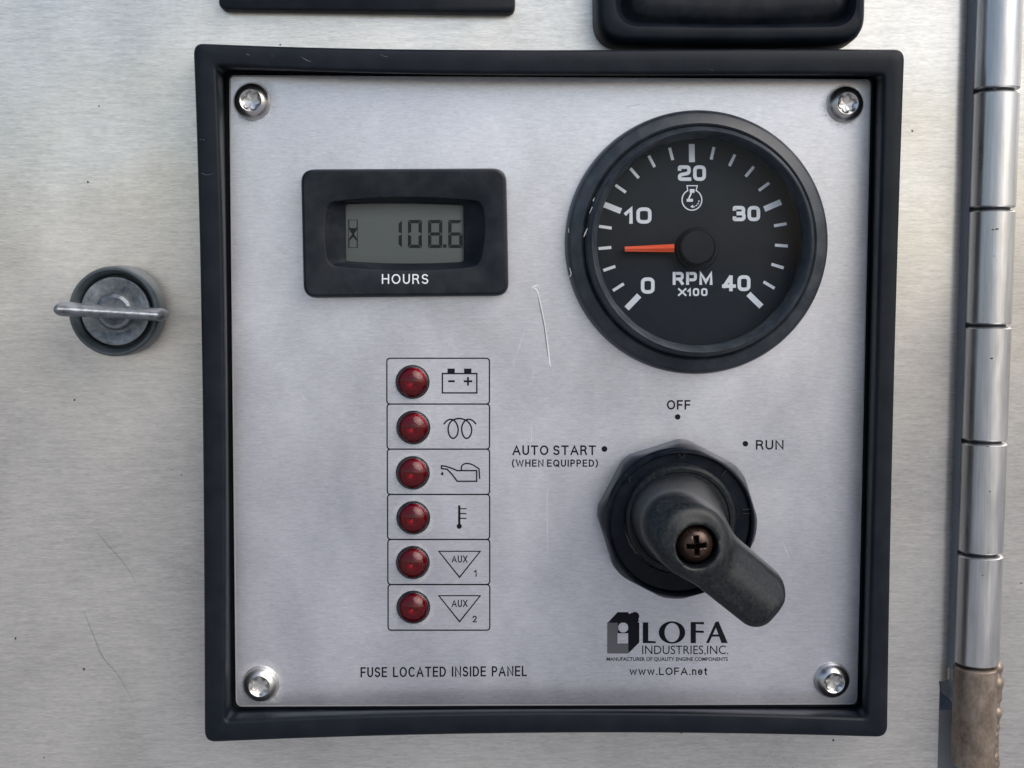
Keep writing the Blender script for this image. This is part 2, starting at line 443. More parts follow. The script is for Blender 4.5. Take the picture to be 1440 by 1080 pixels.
# ------------------------------------------------------------------ cabinet door
HD = -2.0                                       # door skin lies 2 mm behind the face plate
o0 = at(200, 700, HD)
door = thing('access_hatch', 'brushed stainless steel cabinet door carrying the control panel and wing latch', 'cabinet door', o0)
L = Local(door, o0)
def door_edge(py): return 1346.0 + (1320.0 - 1346.0) * py / 960.0
rows = list(np.linspace(-700, 958, 24))
YD = -HD * ZS
R0 = 3.7
P, Fc = [], []
arcn = 10
for py in rows:
    e = at(door_edge(py), py, HD)
    P.append((-330.0, YD, e[2])); P.append((e[0] - 0.0, YD, e[2]))
    for k in range(1, arcn + 1):
        a = R_(90 * k / arcn); P.append((e[0] + R0 * math.sin(a), YD + R0 * (1 - math.cos(a)), e[2]))
    P.append((e[0] + R0, YD + 30, e[2]))
nc = arcn + 3
for i in range(len(rows) - 1):
    for j in range(nc - 1):
        a = i * nc + j; Fc.append((a, a + nc, a + nc + 1, a + 1))
# lower part: square cut below the relief notch
lo = []
for py in (958.0, 966.0, 1500.0):
    e = at(door_edge(py) + (1.5 if py > 960 else 0), py, HD); lo.append(e)
b = len(P)
for e in lo:
    P.append((-330.0, YD, e[2])); P.append((e[0], YD, e[2])); P.append((e[0] + .02, YD + 1.5, e[2]))
for i in range(2):
    for j in range(2): a = b + i*3 + j; Fc.append((a, a+3, a+4, a+1))
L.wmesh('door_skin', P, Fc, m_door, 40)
def scratch(L, pts, w, mat, h, name='scratch', parent=None, k=4):
    mk = Marks(h); q = catmull(pts, k)
    mk.stroke(q, w); return mk.build(L, name, mat, parent)
for pts in ([(137,748),(150,765),(166,782),(180,800),(192,822)], [(118,860),(132,895),(145,925),(163,945),(178,970),(188,988)]):
    o = scratch(L, pts, [1.0, 2.2, 1.4, .6], m_scr_g, HD + .01)
m_speck = plastic('dirt_speck', (.05, .05, .05), .7, bump=0)
for (x, y, r) in ((104.5, 562.5, 2.2), (123.5, 256, 2.4), (118, 941, 2.4), (22, 898, 2.0), (139, 149, 1.6), (62, 1065, 1.4), (1283, 184, 1.8), (394, 63, 2.0), (958, 1031, 1.6), (1172, 1041, 2.0), (255, 668, 1.3)):
    mk = Marks(HD + .015); mk.poly([(x + r*random.uniform(.5, 1)*math.cos(a), y + r*random.uniform(.5, 1.2)*math.sin(a)) for a in np.linspace(0, 6.0, 9)])
    mk.build(L, 'dirt_speck', m_speck)

# ------------------------------------------------------------------ cabinet body right of the hinge, with its dark recess and grey jamb
o0 = at(1425, 540, -4)
body = thing('equipment_cabinet', 'brushed steel cabinet side standing to the right of the hinge', 'cabinet', o0)
L = Local(body, o0)
def hx(py): return 1406.0 + (1368.0 - 1406.0) * py / 1080.0      # hinge axis
a = at(hx(-700), -700, -4); c = at(hx(1500), 1500, -4)
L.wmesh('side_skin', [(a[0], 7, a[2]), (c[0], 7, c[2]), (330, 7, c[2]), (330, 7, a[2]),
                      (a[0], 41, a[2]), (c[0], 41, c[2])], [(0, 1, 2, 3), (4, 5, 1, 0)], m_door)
a = at(1300, -700, -24); c = at(1280, 1500, -24)
L.wmesh('recess', [(a[0]-15, 42, a[2]), (c[0]-15, 42, c[2]), (c[0]+60, 42, c[2]), (a[0]+60, 42, a[2])], [(0, 1, 2, 3)], m_dark)  # backing sheet coloured with the shade of the hinge gap
a = at(1300, 999, -8); c = at(1300, 1500, -8); e = at(1352, 999, -8)
L.wmesh('jamb', [(a[0], 14, a[2]), (c[0], 14, c[2]), (e[0], 14, c[2]), (e[0], 14, a[2]), (a[0], 40, a[2]), (e[0], 40, a[2])],
        [(0, 1, 2, 3), (4, 0, 3, 5)], m_jamb)
for (x, y) in ((1432, 182), (1436, 820)):
    mk = Marks(-3.98); mk.poly([(x+2*math.cos(t_), y+.8*math.sin(t_)) for t_ in np.linspace(0, 6, 8)]); mk.build(L, 'dirt_speck', m_speck)

# ------------------------------------------------------------------ hinge
o0 = at(hx(540), 540, 0)
hinge = thing('piano_hinge', 'polished steel barrel hinge between the door and the cabinet side', 'hinge', o0)
L = Local(hinge, o0)
RK = 5.25
def hz(py):                                     # point on the hinge axis
    return at(hx(py), py, 0.0)
def knuckle(y0, y1, mat, name='knuckle', rk=RK, lab=None, rough=0.0):
    A, Bp = hz(y0 + 1.6), hz(y1 - 1.6); n = 48; P = []; m = 26 if rough else 1
    prof = [(0.0, rk - .9), (0.12, rk - .35), (0.45, rk)]
    ts = [(z, r) for z, r in prof]
    Ln = np.linalg.norm(Bp - A)
    seq = [(z, r) for z, r in prof] + [(Ln * k / (m+1), rk) for k in range(1, m + 1)] + [(Ln - z, r) for z, r in prof[::-1]]
    for z, r in seq:
        c_ = A + (Bp - A) * (z / Ln)
        for i in range(n):
            a_ = 2 * math.pi * i / n; q = r
            if rough: q += rough * .35 * (math.sin(3*a_ + z*.9) * math.sin(z*1.7) )
            P.append((c_[0] + q * math.cos(a_), c_[1] + q * math.sin(a_), c_[2]))
    Fc = [f[::-1] for f in rings_faces(len(seq), n)]
    Fc.append(tuple(range(n))); Fc.append(tuple((len(seq)-1)*n + i for i in range(n))[::-1])
    o = L.wmesh(name, P, [f[::-1] for f in Fc], mat, 40)
    if lab: o['label'] = lab
    return o
cuts = [-200, -36, 128.5, 294.5, 457.5, 620, 777.5, 934.5, 1077]
for i in range(len(cuts) - 1):
    if i == len(cuts) - 2: knuckle(cuts[i], cuts[i+1], m_stain, lab='bottom knuckle browned by weld heat', rough=.25, rk=RK + .05)
    else: knuckle(cuts[i], cuts[i+1], m_knuckle)
A, Bp = hz(-200), hz(1075)
P = []
for c_ in (A, Bp):
    for i in range(24): P.append((c_[0] + 4.0*math.cos(i*math.pi/12), c_[1] + 4.0*math.sin(i*math.pi/12), c_[2]))
L.wmesh('pin', P, rings_faces(2, 24), m_dark, 40)
# hinge leaf running back into the gap, left of the barrels
P = []
for py in (-200, 945):
    c_ = hz(py); P += [(c_[0] - RK + .4, 2.0, c_[2]), (c_[0] - RK - .8, 6.0, c_[2]), (c_[0] - RK - .8, 38, c_[2])]
L.wmesh('leaf', P, [(0, 3, 4, 1), (1, 4, 5, 2)], m_jamb, 30)
# weld bead down the right side of the bottom knuckle
c_ = hz(1005); top, bot = hz(936), hz(1080)
rs = np.random.RandomState(4); zb = np.linspace(top[2], bot[2], 15); br = rs.uniform(1.15, 1.65, 15); bx = rs.uniform(-.25, .3, 15); bh = rs.uniform(-.2, .3, 15)
br[2] = 2.0; br[3] = 1.9; br[14] = 1.5
def f_weld(X, Y, Z):
    d = np.full(X.shape, 9.0)
    for i in range(15):
        t_ = (zb[i] - bot[2]) / (top[2] - bot[2]); cx_ = bot[0] + (top[0] - bot[0]) * t_
        d = smin(d, np.sqrt((X - (cx_ + RK - 1.2 + bx[i]))**2 + (Y + 1.9 + bh[i])**2 + (Z - zb[i])**2 * .75) - br[i], .35)
    return d
P, Fc = surface_nets(f_weld, (c_[0] + .5, -5.9, bot[2] - 2.5), (c_[0] + 9.5, 2.5, top[2] + 2.5), .3)
L.wmesh('weld_bead', P, Fc, m_stain, 80)
# soot marks on the knuckles
for (x, y, ln) in ((1402, 322, 3), (1397, 323, 2.4), (1398, 360, 1.4), (1394, 504, 3), (1389, 628, 2), (1392, 691, 2.2), (1400, 125, 3), (1382, 809, 2)):
    q = at(x, y, 5.2/ZS); cc_ = at(hx(y), y, 0); dx = q[0] - cc_[0]
    hh = math.sqrt(max(.1, (RK + .05)**2 - dx*dx))
    P = [(q[0] + r*math.cos(t_)*.9, -math.sqrt(max(.05, (RK+.03)**2 - (q[0] + r*math.cos(t_)*.9 - cc_[0])**2)), q[2] + r*math.sin(t_)*.5) for r, t_ in [(ln/6*random.uniform(.5, 1.1), a_) for a_ in np.linspace(0, 5.6, 8)]]
    L.wmesh('soot_mark', P, [tuple(range(8))], m_speck)

# ------------------------------------------------------------------ wing latch
o0 = at(168, 437, HD)
latch = thing('wing_latch', 'grey metal round wing latch set in the door left of the control panel', 'latch', o0)
L = Local(latch, o0); K = 1 / pmm(2)
c1 = at(163.5, 438, 3.2) - o0
rr = 63.5 * K
lc = at(159.0, 438, 4.2) - o0; lx, lz = lc[0], lc[2]
lathe(L, 'latch_ring', [(rr*1.0, 0), (rr*1.0, .8), (rr*.985, 3.4), (rr*.97, 3.9), (rr*.94, 4.2), (rr*.90, 4.2), (rr*.85, 3.8), (rr*.82, 3.1), (rr*.80, 2.6), (rr*.79, 1.8)], m_zincd, 96, 50, lx, lz, cap1=True)
lathe(L, 'latch_disc', [(rr*.76, 2.0), (rr*.76, 2.9), (rr*.74, 3.1), (rr*.66, 3.12), (rr*.50, 2.75), (rr*.42, 2.7)], m_zinc, 80, 40, lx, lz)
lathe(L, 'centre_boss', [(rr*.42, 2.6), (rr*.41, 3.2), (rr*.37, 3.6), (rr*.30, 3.75), (rr*.15, 3.5)], m_zinc, 60, 35, lx, lz)
A1 = at(91, 434.5, 9.5) - o0; B1 = at(226, 442.5, 6.0) - o0
pA = np.array([A1[0], A1[2], 9.5]); pB = np.array([B1[0], B1[2], 6.0])
rs = np.random.RandomState(9); bp = rs.uniform(-1, 1, (10, 4))
def f_wing(X, Z, H):
    q = np.stack([X, Z, H], -1); d = pB - pA; t_ = np.clip(((q - pA) @ d) / (d @ d), 0, 1)
    c_ = pA + t_[..., None] * d; v = q - c_
    w = np.sqrt(v[..., 0]**2 + v[..., 1]**2 * 1.0 + (v[..., 2])**2 * .22) - (1.42 + .22*np.exp(-((t_-.0)/.12)**2) + .03*np.sin(t_*9))
    stem = np.maximum(np.maximum(np.abs(X - lx - .6) - 5.5, np.abs(Z - lz) - .8), np.abs(H - 5.0) - 2.6)
    return smin(w, stem, .8) + .012*np.sin(X*1.3)*np.sin(Z*1.7+H*1.1)
P, Fc = surface_nets(f_wing, (-21, -6, 1.5), (19, 8, 14), .4)
L.mesh('wing_handle', [tuple(p) for p in P], Fc, m_zinc, 80)

# ------------------------------------------------------------------ black surround
def side(pts, axis, deg, n, t0, t1):
    """polynomial through control pixels; axis 0: y(x), axis 1: x(y)"""
    P = np.array(pts, float); a, b_ = P[:, axis], P[:, 1 - axis]
    cf = np.polyfit(a - a.mean(), b_, deg); s_ = np.linspace(a[0], a[-1], 400)
    v = np.polyval(cf, s_ - a.mean()); Q = np.c_[s_, v] if axis == 0 else np.c_[v, s_]
    return Q
def outline(sides, rad, n=26, m=7):
    """sides: TL->TR, TR->BR, BR->BL, BL->TL lists of pixels"""
    S = [side(s_, ax, dg, 0, 0, 0) for s_, ax, dg in sides]
    out = []
    for i in range(4):
        A_ = S[i]; N_ = S[(i+1) % 4]; corner = (A_[-1] + N_[0]) / 2
        d = np.hypot(*(A_ - A_[0]).T); e = np.hypot(*(A_ - A_[-1]).T)
        q = A_[(d >= rad) & (e >= rad)]; q = q[np.linspace(0, len(q)-1, n).astype(int)]
        out += [tuple(p) for p in q]
        nb = N_[np.hypot(*(N_ - N_[0]).T) >= rad][0]
        for k in range(1, m):
            t_ = k/m; out.append(tuple((1-t_)**2*q[-1] + 2*t_*(1-t_)*corner + t_*t_*nb))
    return out
TOPo = [(272,61),(330,62),(420,67.5),(620,69),(900,70),(1271,69.5)]
RGTo = [(1272,69),(1266,205),(1259,450),(1253.5,700),(1247,1036)]
BOTo = [(1247,1036),(1050,1031.5),(820,1029.5),(640,1031.5),(450,1037),(288,1043)]
LFTo = [(288,1043),(287,800),(284.5,540),(280,300),(272,61)]
outer = outline([(TOPo, 0, 3), (RGTo, 1, 2), (BOTo, 0, 3), (LFTo, 1, 3)], 15)
TOPi = [(304,92),(400,96.5),(560,102),(800,104),(1242,104.5)]
RGTi = [(1243,104),(1238,300),(1232,540),(1225,800),(1219,1009)]
BOTi = [(1219,1009),(1000,1004),(760,1001),(540,1004),(317,1014)]
LFTi = [(317,1014),(317,800),(316,540),(312,300),(304,92)]
inner = outline([(TOPi, 0, 3), (RGTi, 1, 2), (BOTi, 0, 2), (LFTi, 1, 3)], 6)
o0 = at(285, 540, HD)
sur = thing('panel_surround', 'matte black rubber frame around the square control panel', 'frame', o0)
L = Local(sur, o0)
HF = 5.4
O_ = [at(x, y, HF - .9) for x, y in outer]; I_ = [at(x, y, HF - .2) for x, y in inner]
O2 = np.array([(p[0], p[2]) for p in O_]); I2 = np.array([(p[0], p[2]) for p in I_])
PLq = [(321,104.5),(1226.5,110.5),(1206.5,992),(330.5,995)]
bot = outline([([PLq[0], PLq[1]], 0, 1), ([PLq[1], PLq[2]], 1, 1), ([PLq[2], PLq[3]], 0, 1), ([PLq[3], PLq[0]], 1, 1)], 6)
B2 = np.array([(at(x, y, 0)[0], at(x, y, 0)[2]) for x, y in bot])
cen = np.array([0.0, 0.0])
def lift(P2, h): return [(p[0], -h * ZS, p[1]) for p in P2]
def out_(P2, d): return inset(P2[::-1], -d)[::-1]            # outlines run clockwise seen from the front
ring_in = np.array(B2); ring_in = out_(ring_in, .9)
rings = [lift(out_(O2, .25), HD), lift(out_(O2, .05), 1.0), lift(O2, HF - 1.1), lift(out_(O2, -.12), HF - .6), lift(out_(O2, -.45), HF - .18), lift(out_(O2, -1.0), HF),
         lift((O2 * .5 + I2 * .5), HF - .12), lift(out_(I2, .75), HF), lift(out_(I2, .25), HF - .1), lift(I2, HF - .35), lift(out_(I2, -.12), HF - .9),
         lift(ring_in * .75 + out_(I2, -.12) * .25, .8), lift(ring_in, -1.2), lift(out_(ring_in, -2.0), -1.7)]
loft(L, 'frame_moulding', [list(map(tuple, r)) for r in rings], m_frame, 50, cap1=False, world=True)
for pts, w in (([(424,80),(430,84),(437,86.5)], [.6, 2.2, .8]), ([(346,76),(352,77.5)], [.6, .9]), ([(535,76),(541,79.5),(546,80)], [.5, 1, .5]), ([(283,243),(290,246),(300,244)], [.5, 1.1, .5]), ([(280,196),(288,197)], [.5, .9]), ([(1221,71.5),(1227,74.5)], [.6, 1.2]), ([(382,76),(383,81)], [.5, .8]), ([(998,97.5),(1003,98.5)], [.5, 1])):
    scratch(L, pts, w, m_scuff, HF + .03, 'scuff')

# ------------------------------------------------------------------ control panel plate with its printing
o0 = at(768, 995, 0)
panel = thing('control_panel', 'square brushed aluminium engine control plate printed with black lettering and symbols', 'control panel', o0)
L = Local(panel, o0)
q = outline([([PLq[0], PLq[1]], 0, 1), ([PLq[1], PLq[2]], 1, 1), ([PLq[2], PLq[3]], 0, 1), ([PLq[3], PLq[0]], 1, 1)], 9)
P2 = np.array([(at(x, y, 0)[0], at(x, y, 0)[2]) for x, y in q])
rings = [lift(P2, -1.6), lift(P2, -.45), lift(out_(P2, -.18), -.12), lift(out_(P2, -.55), 0.0)]
fp = loft(L, 'face_plate', [list(map(tuple, r)) for r in rings], m_plate, 20, cap1=True, world=True)
m_edge = NT('cut_edge_painted_glint').set(Base_Color=(.95, .95, .95), Metallic=.35, Roughness=.35).m  # bare cut edge, whitened so the chamfer's glint is in its colour
fp.data.materials.append(m_edge)
for p_ in fp.data.polygons:
    if len(p_.vertices) == 4: p_.material_index = 1
HP = 0.015
def P5(x, y): return (500 + x / 5.143, 480 + y / 5.143)
def P6(x, y): return (500 + x / 5.143, 680 + y / 5.143)
def legend(name, fn, mat=m_ink, parent=None):
    mk = Marks(HP); fn(mk); return mk.build(L, name, mat, parent)
legend('lettering', lambda k: write(k, 'OFF', 937.8, 971, 562.6, 576.0, 2.25))
legend('lettering', lambda k: write(k, 'AUTO START', 720.6, 838, 626.3, 640.0, 2.25, space=.62))
legend('lettering', lambda k: write(k, '(WHEN EQUIPPED)', 719.8, 841, 646.2, 656.4, 1.8, gap=.26))
legend('lettering', lambda k: write(k, 'RUN', 1063, 1102, 618.8, 632.3, 2.25))
legend('lettering', lambda k: write(k, 'FUSE LOCATED INSIDE PANEL', 507, 741, 938.3, 952.6, 2.15, dy=1.8, gap=.22, space=.90))
legend('position_dot', lambda k: k.disc(953, 586.3, 3.9))
legend('position_dot', lambda k: k.disc(850, 631.4, 4.1))
legend('position_dot', lambda k: k.disc(1048.2, 624, 3.9))
ys = [503.8, 568.2, 631.6, 695.3, 758.6, 822.0, 886.2]
for i in range(6):
    xl = 544 + i * .35; xr = 688.3 + i * .1
    legend('box_outline', lambda k: k.stroke(fillet([(xl, ys[i]+.0), (xr, ys[i]), (xr, ys[i+1]), (xl, ys[i+1])], 5.0, True), 1.8))
def battery(k):
    k.stroke([P5(628,233),P5(877,233),P5(877,373),P5(628,373),P5(628,233)], 2.0)
    for a_, b_ in ((665,718),(785,838)): k.poly([P5(a_,197),P5(b_,197),P5(b_,233),P5(a_,233)])
    k.stroke([P5(670,289),P5(718,289)], 2.9); k.stroke([P5(782,289),P5(844,289)], 2.7); k.stroke([P5(813,258),P5(813,320)], 2.7)
legend('battery_symbol', battery)
legend('coil_symbol', lambda k: k.stroke(catmull([P5(*p) for p in ((638,600),(660,575),(688,564),(715,575),(735,605),(742,642),(732,682),(706,702),(682,685),(670,645),(675,605),(700,572),(750,558),(800,572),(830,605),(840,645),(828,685),(803,702),(780,685),(768,645),(772,605),(795,572),(822,564),(850,575),(872,600))], 5), 2.1))
def oilcan(k):
    k.stroke([P5(*p) for p in ((622,900),(650,903),(690,916),(735,935),(876,935),(876,1012),(735,1012),(700,965),(662,925),(622,920),(622,900))], 2.0)
    k.stroke(catmull([P5(*p) for p in ((765,933),(768,902),(795,884),(840,890),(893,922))], 4) + [P5(897, 995)], 1.9)
    k.poly([P5(*p) for p in ((627,940),(639,962),(627,970),(615,962))])
legend('oil_can_symbol', oilcan)
def thermo(k):
    k.stroke([P6(750,158),P6(750,300)], 3.2); k.disc(*P6(750,309), 3.6)
    for y in (182, 217, 252): k.stroke([P6(750,y),P6(802,y)], 1.6)
legend('thermometer_symbol', thermo)
for dy_, num in ((0, '1'), (321, '2')):
    o = legend('triangle_symbol', lambda k: k.stroke([P6(602,490+dy_),P6(902,490+dy_),P6(752,678+dy_),P6(602,490+dy_)], 1.9))
    a_ = P6(695, 520+dy_); b_ = P6(810, 572+dy_)
    legend('lettering', lambda k: write(k, 'AUX', a_[0], b_[0], a_[1], b_[1], 1.5, gap=.2), parent=o)
    a_ = P6(849 if num == '1' else 845, 622 + (dy_ and 333)); b_ = P6(877, 673 + (dy_ and 331))
    legend('numeral', lambda k: write(k, num, a_[0] + (1.5 if num == '1' else 0), b_[0], a_[1], b_[1], 1.7), parent=o)
def PL(x, y): return (840 + x / 7.2, 850 + y / 7.2)
logo = legend('logo', lambda k: (k.poly([PL(*p) for p in ((105,185),(205,78),(313,78),(322,98),(345,84),(424,160),(408,182),(312,185))]),
    k.disc(*PL(380,121), 45/7.2),
    k.poly([PL(*p) for p in ((312,182),(425,182),(425,385),(312,497))]),
    k.ring([PL(*p) for p in [(258.5 + 53.5*max(-1, min(1, 1.42*math.cos(t_))), 238 + 54*max(-1, min(1, 1.42*math.sin(t_)))) for t_ in np.linspace(0, 2*math.pi, 41)[:-1]]],
           [PL(262 + 51*math.cos(t_), 234 + 51*math.sin(t_)) for t_ in np.linspace(0, 2*math.pi, 41)[:-1]])))
mk = Marks(HP + .02); mk.poly([PL(*p) for p in ((100,186),(204,186),(204,396),(310,396),(310,497),(100,497))]); mk.build(L, 'logo_front', m_grey, logo)
def lofa(k):
    k.poly([PL(*p) for p in ((460,182),(516,182),(516,368),(592,373),(592,392),(460,392))])
    k.ring([PL(756 + 134*math.cos(t_), 284 + 113*math.sin(t_)) for t_ in np.linspace(0, 2*math.pi, 45)[:-1]],
           [PL(757 + 76*math.cos(t_), 285 + 97*math.sin(t_)) for t_ in np.linspace(0, 2*math.pi, 45)[:-1]])
    k.poly([PL(*p) for p in ((945,178),(1080,178),(1080,202),(998,199),(998,264),(1078,266),(1078,288),(998,286),(998,392),(945,392))])
    k.poly([PL(*p) for p in ((1100,391),(1196,178),(1216,200),(1131,391))])
    k.poly([PL(*p) for p in ((1193,182),(1206,175),(1228,172),(1321,391),(1257,391),(1192,212))])
    k.poly([PL(*p) for p in ((1150,304),(1240,304),(1246,326),(1142,326))])
o = legend('lettering', lofa, parent=logo)
font_mark(L, 'INDUSTRIES,INC.', 903, 1024.3, 907.8, 919.8, HP, m_ink, 'lettering', logo, off=.0)
font_mark(L, 'MANUFACTURER OF QUALITY ENGINE COMPONENTS', 853, 1023.5, 924.2, 929.3, HP, m_ink, 'lettering', logo, off=.018)
legend('lettering', lambda k: write(k, 'www.LOFA.net', 885.3, 994.8, 938.6, 949.3, 1.75, gap=.22))
# scratches and knocks in the plate
scratch(L, [(752,405),(756,409),(758,418),(762,434),(767,462),(770,483),(774,515)], [1.8, 1.5, 1.1, .9, .8, 1.0, 1.2], m_scr_l, HP)
scratch(L, [(756,413),(759,430),(765,458),(768,482),(770.5,502)], [.5, 1.2, 1.4, 1.1, .5], m_scr_d, HP + .02)
scratch(L, [(748,404),(753,402),(758,400.5)], [1.6, 2.0, .6], m_scr_l, HP + .04)
m_scr_f = NT('faint_scratch').set(Base_Color=(.80,.80,.84), Roughness=.5, Metallic=.3, Alpha=.45).m
for pts in ([(741,453),(733,480),(721,512)], [(753,510),(749,530),(746,545)], [(748,595),(747,625)], [(770,688),(769,720),(771,775)], [(727,873),(748,876),(770,873)], [(540,214),(560,236)], [(1100,760),(1112,790)], [(420,540),(425,556),(433,566)], [(880,150),(900,147)], [(640,185),(660,181)], [(905,700),(906,690)]):
    scratch(L, pts, [.5, 1.0, .5], m_scr_f, HP)
rs = np.random.RandomState(3)
for (x, y) in [(733,330),(745,828),(475,869),(612,572),(606,588),(740,398),(915,597),(913,601),(855,570),(1130,820),(380,300),(668,930),(744,618),(392,560),(700,215),(864,645)] + [(rs.uniform(350,1180), rs.uniform(120,980)) for _ in range(26)]:
    if 790 < x < 1175 and 150 < y < 530 or 830 < x < 1115 and 600 < y < 895 or 420 < x < 715 and 235 < y < 420: continue
    mk = Marks(HP); r = rs.uniform(.6, 1.5); mk.poly([(x + r*rs.uniform(.5, 1.2)*math.cos(a_), y + r*rs.uniform(.5, 1.1)*math.sin(a_)) for a_ in np.linspace(0, 5.4, 7)])
    mk.build(L, 'nick', m_scr_f)

def residue(cx, cy, r0, r1, seed, squash=1.0):
    """pale polish residue left around a fitting: flat annulus fading outwards"""
    rs = np.random.RandomState(seed); n = 48; P, f_, A_ = [], [], []
    ph = rs.uniform(0, 6.28, 4); am = rs.uniform(.3, 1, 4)
    for k in range(5):
        t_ = k / 4
        for i in range(n):
            a = 2*math.pi*i/n; w = 1 + .32*sum(am[j]*math.sin((j+1)*a + ph[j]) for j in range(4))/2
            r = r0 + (r1 - r0) * t_ * max(.35, w)
            P.append(at(min(1204, max(335, cx + r*math.cos(a))), min(989, max(113, cy + r*math.sin(a)*squash)), .006)); A_.append((1 - t_)**1.3)
    o = L.wmesh('polish_residue', P, rings_faces(5, n), m_res)
    at_ = o.data.attributes.new('fade', 'FLOAT', 'POINT'); at_.data.foreach_set('value', A_)
    return o

# ------------------------------------------------------------------ indicator lamps
lamps = [(580.3,537,'battery symbol','topmost in the column'), (581.3,601,'looped coil symbol','second from the top'), (580.7,664.7,'oil can symbol','third from the top'),
         (581.3,728,'thermometer symbol','fourth from the top'), (580.7,790.8,'triangle numbered 1','fifth from the top'), (581.3,853.6,'triangle numbered 2','lowest in the column')]
kk = 1 / pmm(2)
def make_lamp():
    o0 = at(lamps[0][0], lamps[0][1], 0)
    r0 = thing('indicator_lamp', '', 'indicator lamp', o0); l_ = Local(r0, o0, 1.0)
    R = 23.8 * kk
    lathe(l_, 'dark_edge_ring', [(R*1.0, -.2), (R*1.02, .2), (R*1.0, .5), (R*.97, .6), (R*.93, .5), (R*.84, .3)], m_case, 56, 50, cap1=False)  # black ring added under the lens to darken its edge
    pr = []
    for k in range(28):
        r = R*.86*(1 - k/28)
        pr.append((max(r, .02), .35 + 1.7*(1 - (r/(R*.86))**2) - .22*((k % 4)/3.0)))
    lathe(l_, 'reflector', pr, m_red, 56, 25)
    lathe(l_, 'lens', [(R*.96*math.cos(R_(a_)), .5 + 2.6*math.sin(R_(a_))) for a_ in (0, 10, 20, 30, 40, 50, 60, 70, 80, 87)], m_lens, 56, 60)
    return r0
lamp0 = make_lamp()
def dup(root, loc, rot=0.0):
    r = root.copy(); COL.objects.link(r); r.location = Vector(loc) * MM; r.rotation_euler = (0, rot, 0)
    for ch in list(root.children):
        c = ch.copy(); COL.objects.link(c); c.parent = r
        for g_ in list(ch.children):
            d = g_.copy(); COL.objects.link(d); d.parent = c
    return r
for i, (x, y, sym, pos) in enumerate(lamps):
    o = lamp0 if i == 0 else dup(lamp0, at(x, y, 0), rot=i * 1.1)
    o['label'] = 'round dark red indicator lamp beside the %s, %s' % (sym, pos); o['group'] = 'red indicator lamps in the boxed column'
    L = Local(panel, at(768, 995, 0)); residue(x, y, 23, 32, 10 + i)

# ------------------------------------------------------------------ panel screws
def make_screw(x, y):
    o0 = at(x, y, 0); r0 = thing('panel_screw', '', 'screw', o0, 'star drive screws in the corners of the plate'); l_ = Local(r0, o0, 1.0)
    def torx(k, t_, r):
        if k in (8, 9, 10): return r * (.93 + .13*math.cos(6*t_))
        return r
    lathe(l_, 'washer', [(4.35, 0), (4.35, .25), (4.25, .35), (3.0, .35)], m_steel, 60, 40)
    lathe(l_, 'screw_head', [(4.15, .3), (4.15, .6), (4.02, 1.15), (3.78, 1.6), (3.4, 2.05), (2.95, 2.4), (2.5, 2.6), (2.35, 2.55), (1.95, 2.2), (1.9, 2.1), (1.86, .7), (.1, .45)], m_steel, 96, 38, rf=torx)
    return r0
screws = [(355,143,'upper left',.2), (1188,147,'upper right',.75), (1169.5,956,'lower right',1.3), (367,961,'lower left',.52)]
sc0 = None
for i, (x, y, pos, a_) in enumerate(screws):
    if sc0 is None: o = sc0 = make_screw(x, y)
    else: o = dup(sc0, at(x, y, 0))
    o.rotation_euler = (0, a_, 0)
    o['label'] = 'stainless star drive screw in the %s corner of the aluminium plate' % pos
L = Local(panel, at(768, 995, 0))
residue(367, 961, 24, 38, 31); residue(358, 146, 24, 40, 32); residue(1185, 150, 24, 34, 33)

# ------------------------------------------------------------------ hour meter
o0 = at(570, 327, 0)
hm = thing('hour_meter', 'black rectangular hour meter with a grey display reading 108.6', 'hour meter', o0)
L = Local(hm, o0)
HM = 3.2
Oh = outline([([(423,238),(712,236.5)],0,1), ([(712,236.5),(715.5,416)],1,1), ([(715.5,416),(427,419)],0,1), ([(427,419),(423,238)],1,1)], 19, n=26)
O2 = np.array([(at(x, y, HM-.8)[0], at(x, y, HM-.8)[2]) for x, y in Oh])
Ih = outline([([(463,284),(520,279),(568,277.5),(620,279),(675,283)],0,2), ([(677,283),(681,330),(673,373)],1,2), ([(673,374),(620,378.5),(563,380),(520,378),(465,373)],0,2), ([(463,373),(457.5,330),(462,284)],1,2)], 10, n=26)
I2 = np.array([(at(x, y, HM)[0], at(x, y, HM)[2]) for x, y in Ih])
Wh = outline([([(486,287),(568,286),(651.5,288.5)],0,2), ([(651.5,288.5),(652.5,368)],1,1), ([(652.5,368),(570,370.5),(486,367)],0,2), ([(486,367),(485.5,287)],1,1)], 4, n=26)
W2 = np.array([(at(x, y, 1.1)[0], at(x, y, 1.1)[2]) for x, y in Wh])
rings = [lift(out_(O2, .05), 0), lift(O2, HM-1.0), lift(out_(O2, -.12), HM-.55), lift(out_(O2, -.4), HM-.15), lift(out_(O2, -.85), HM),
         lift(out_(I2, .5), HM), lift(out_(I2, .12), HM-.08), lift(out_(I2, -.15), HM-.35), lift(out_(W2, .35), 1.35), lift(out_(W2, .08), 1.15), lift(W2, 1.1), lift(W2, .3)]
loft(L, 'case', [list(map(tuple, r)) for r in rings], m_case, 30, cap1=False, world=True)
HL = .5
mk = Marks(HL); mk.poly([(480,280),(658,280),(658,375),(480,375)]); scr = mk.build(L, 'display', m_lcd)
HS = HL + .05
def Q(x, y): return (400 + x / 4, 200 + y / 4)
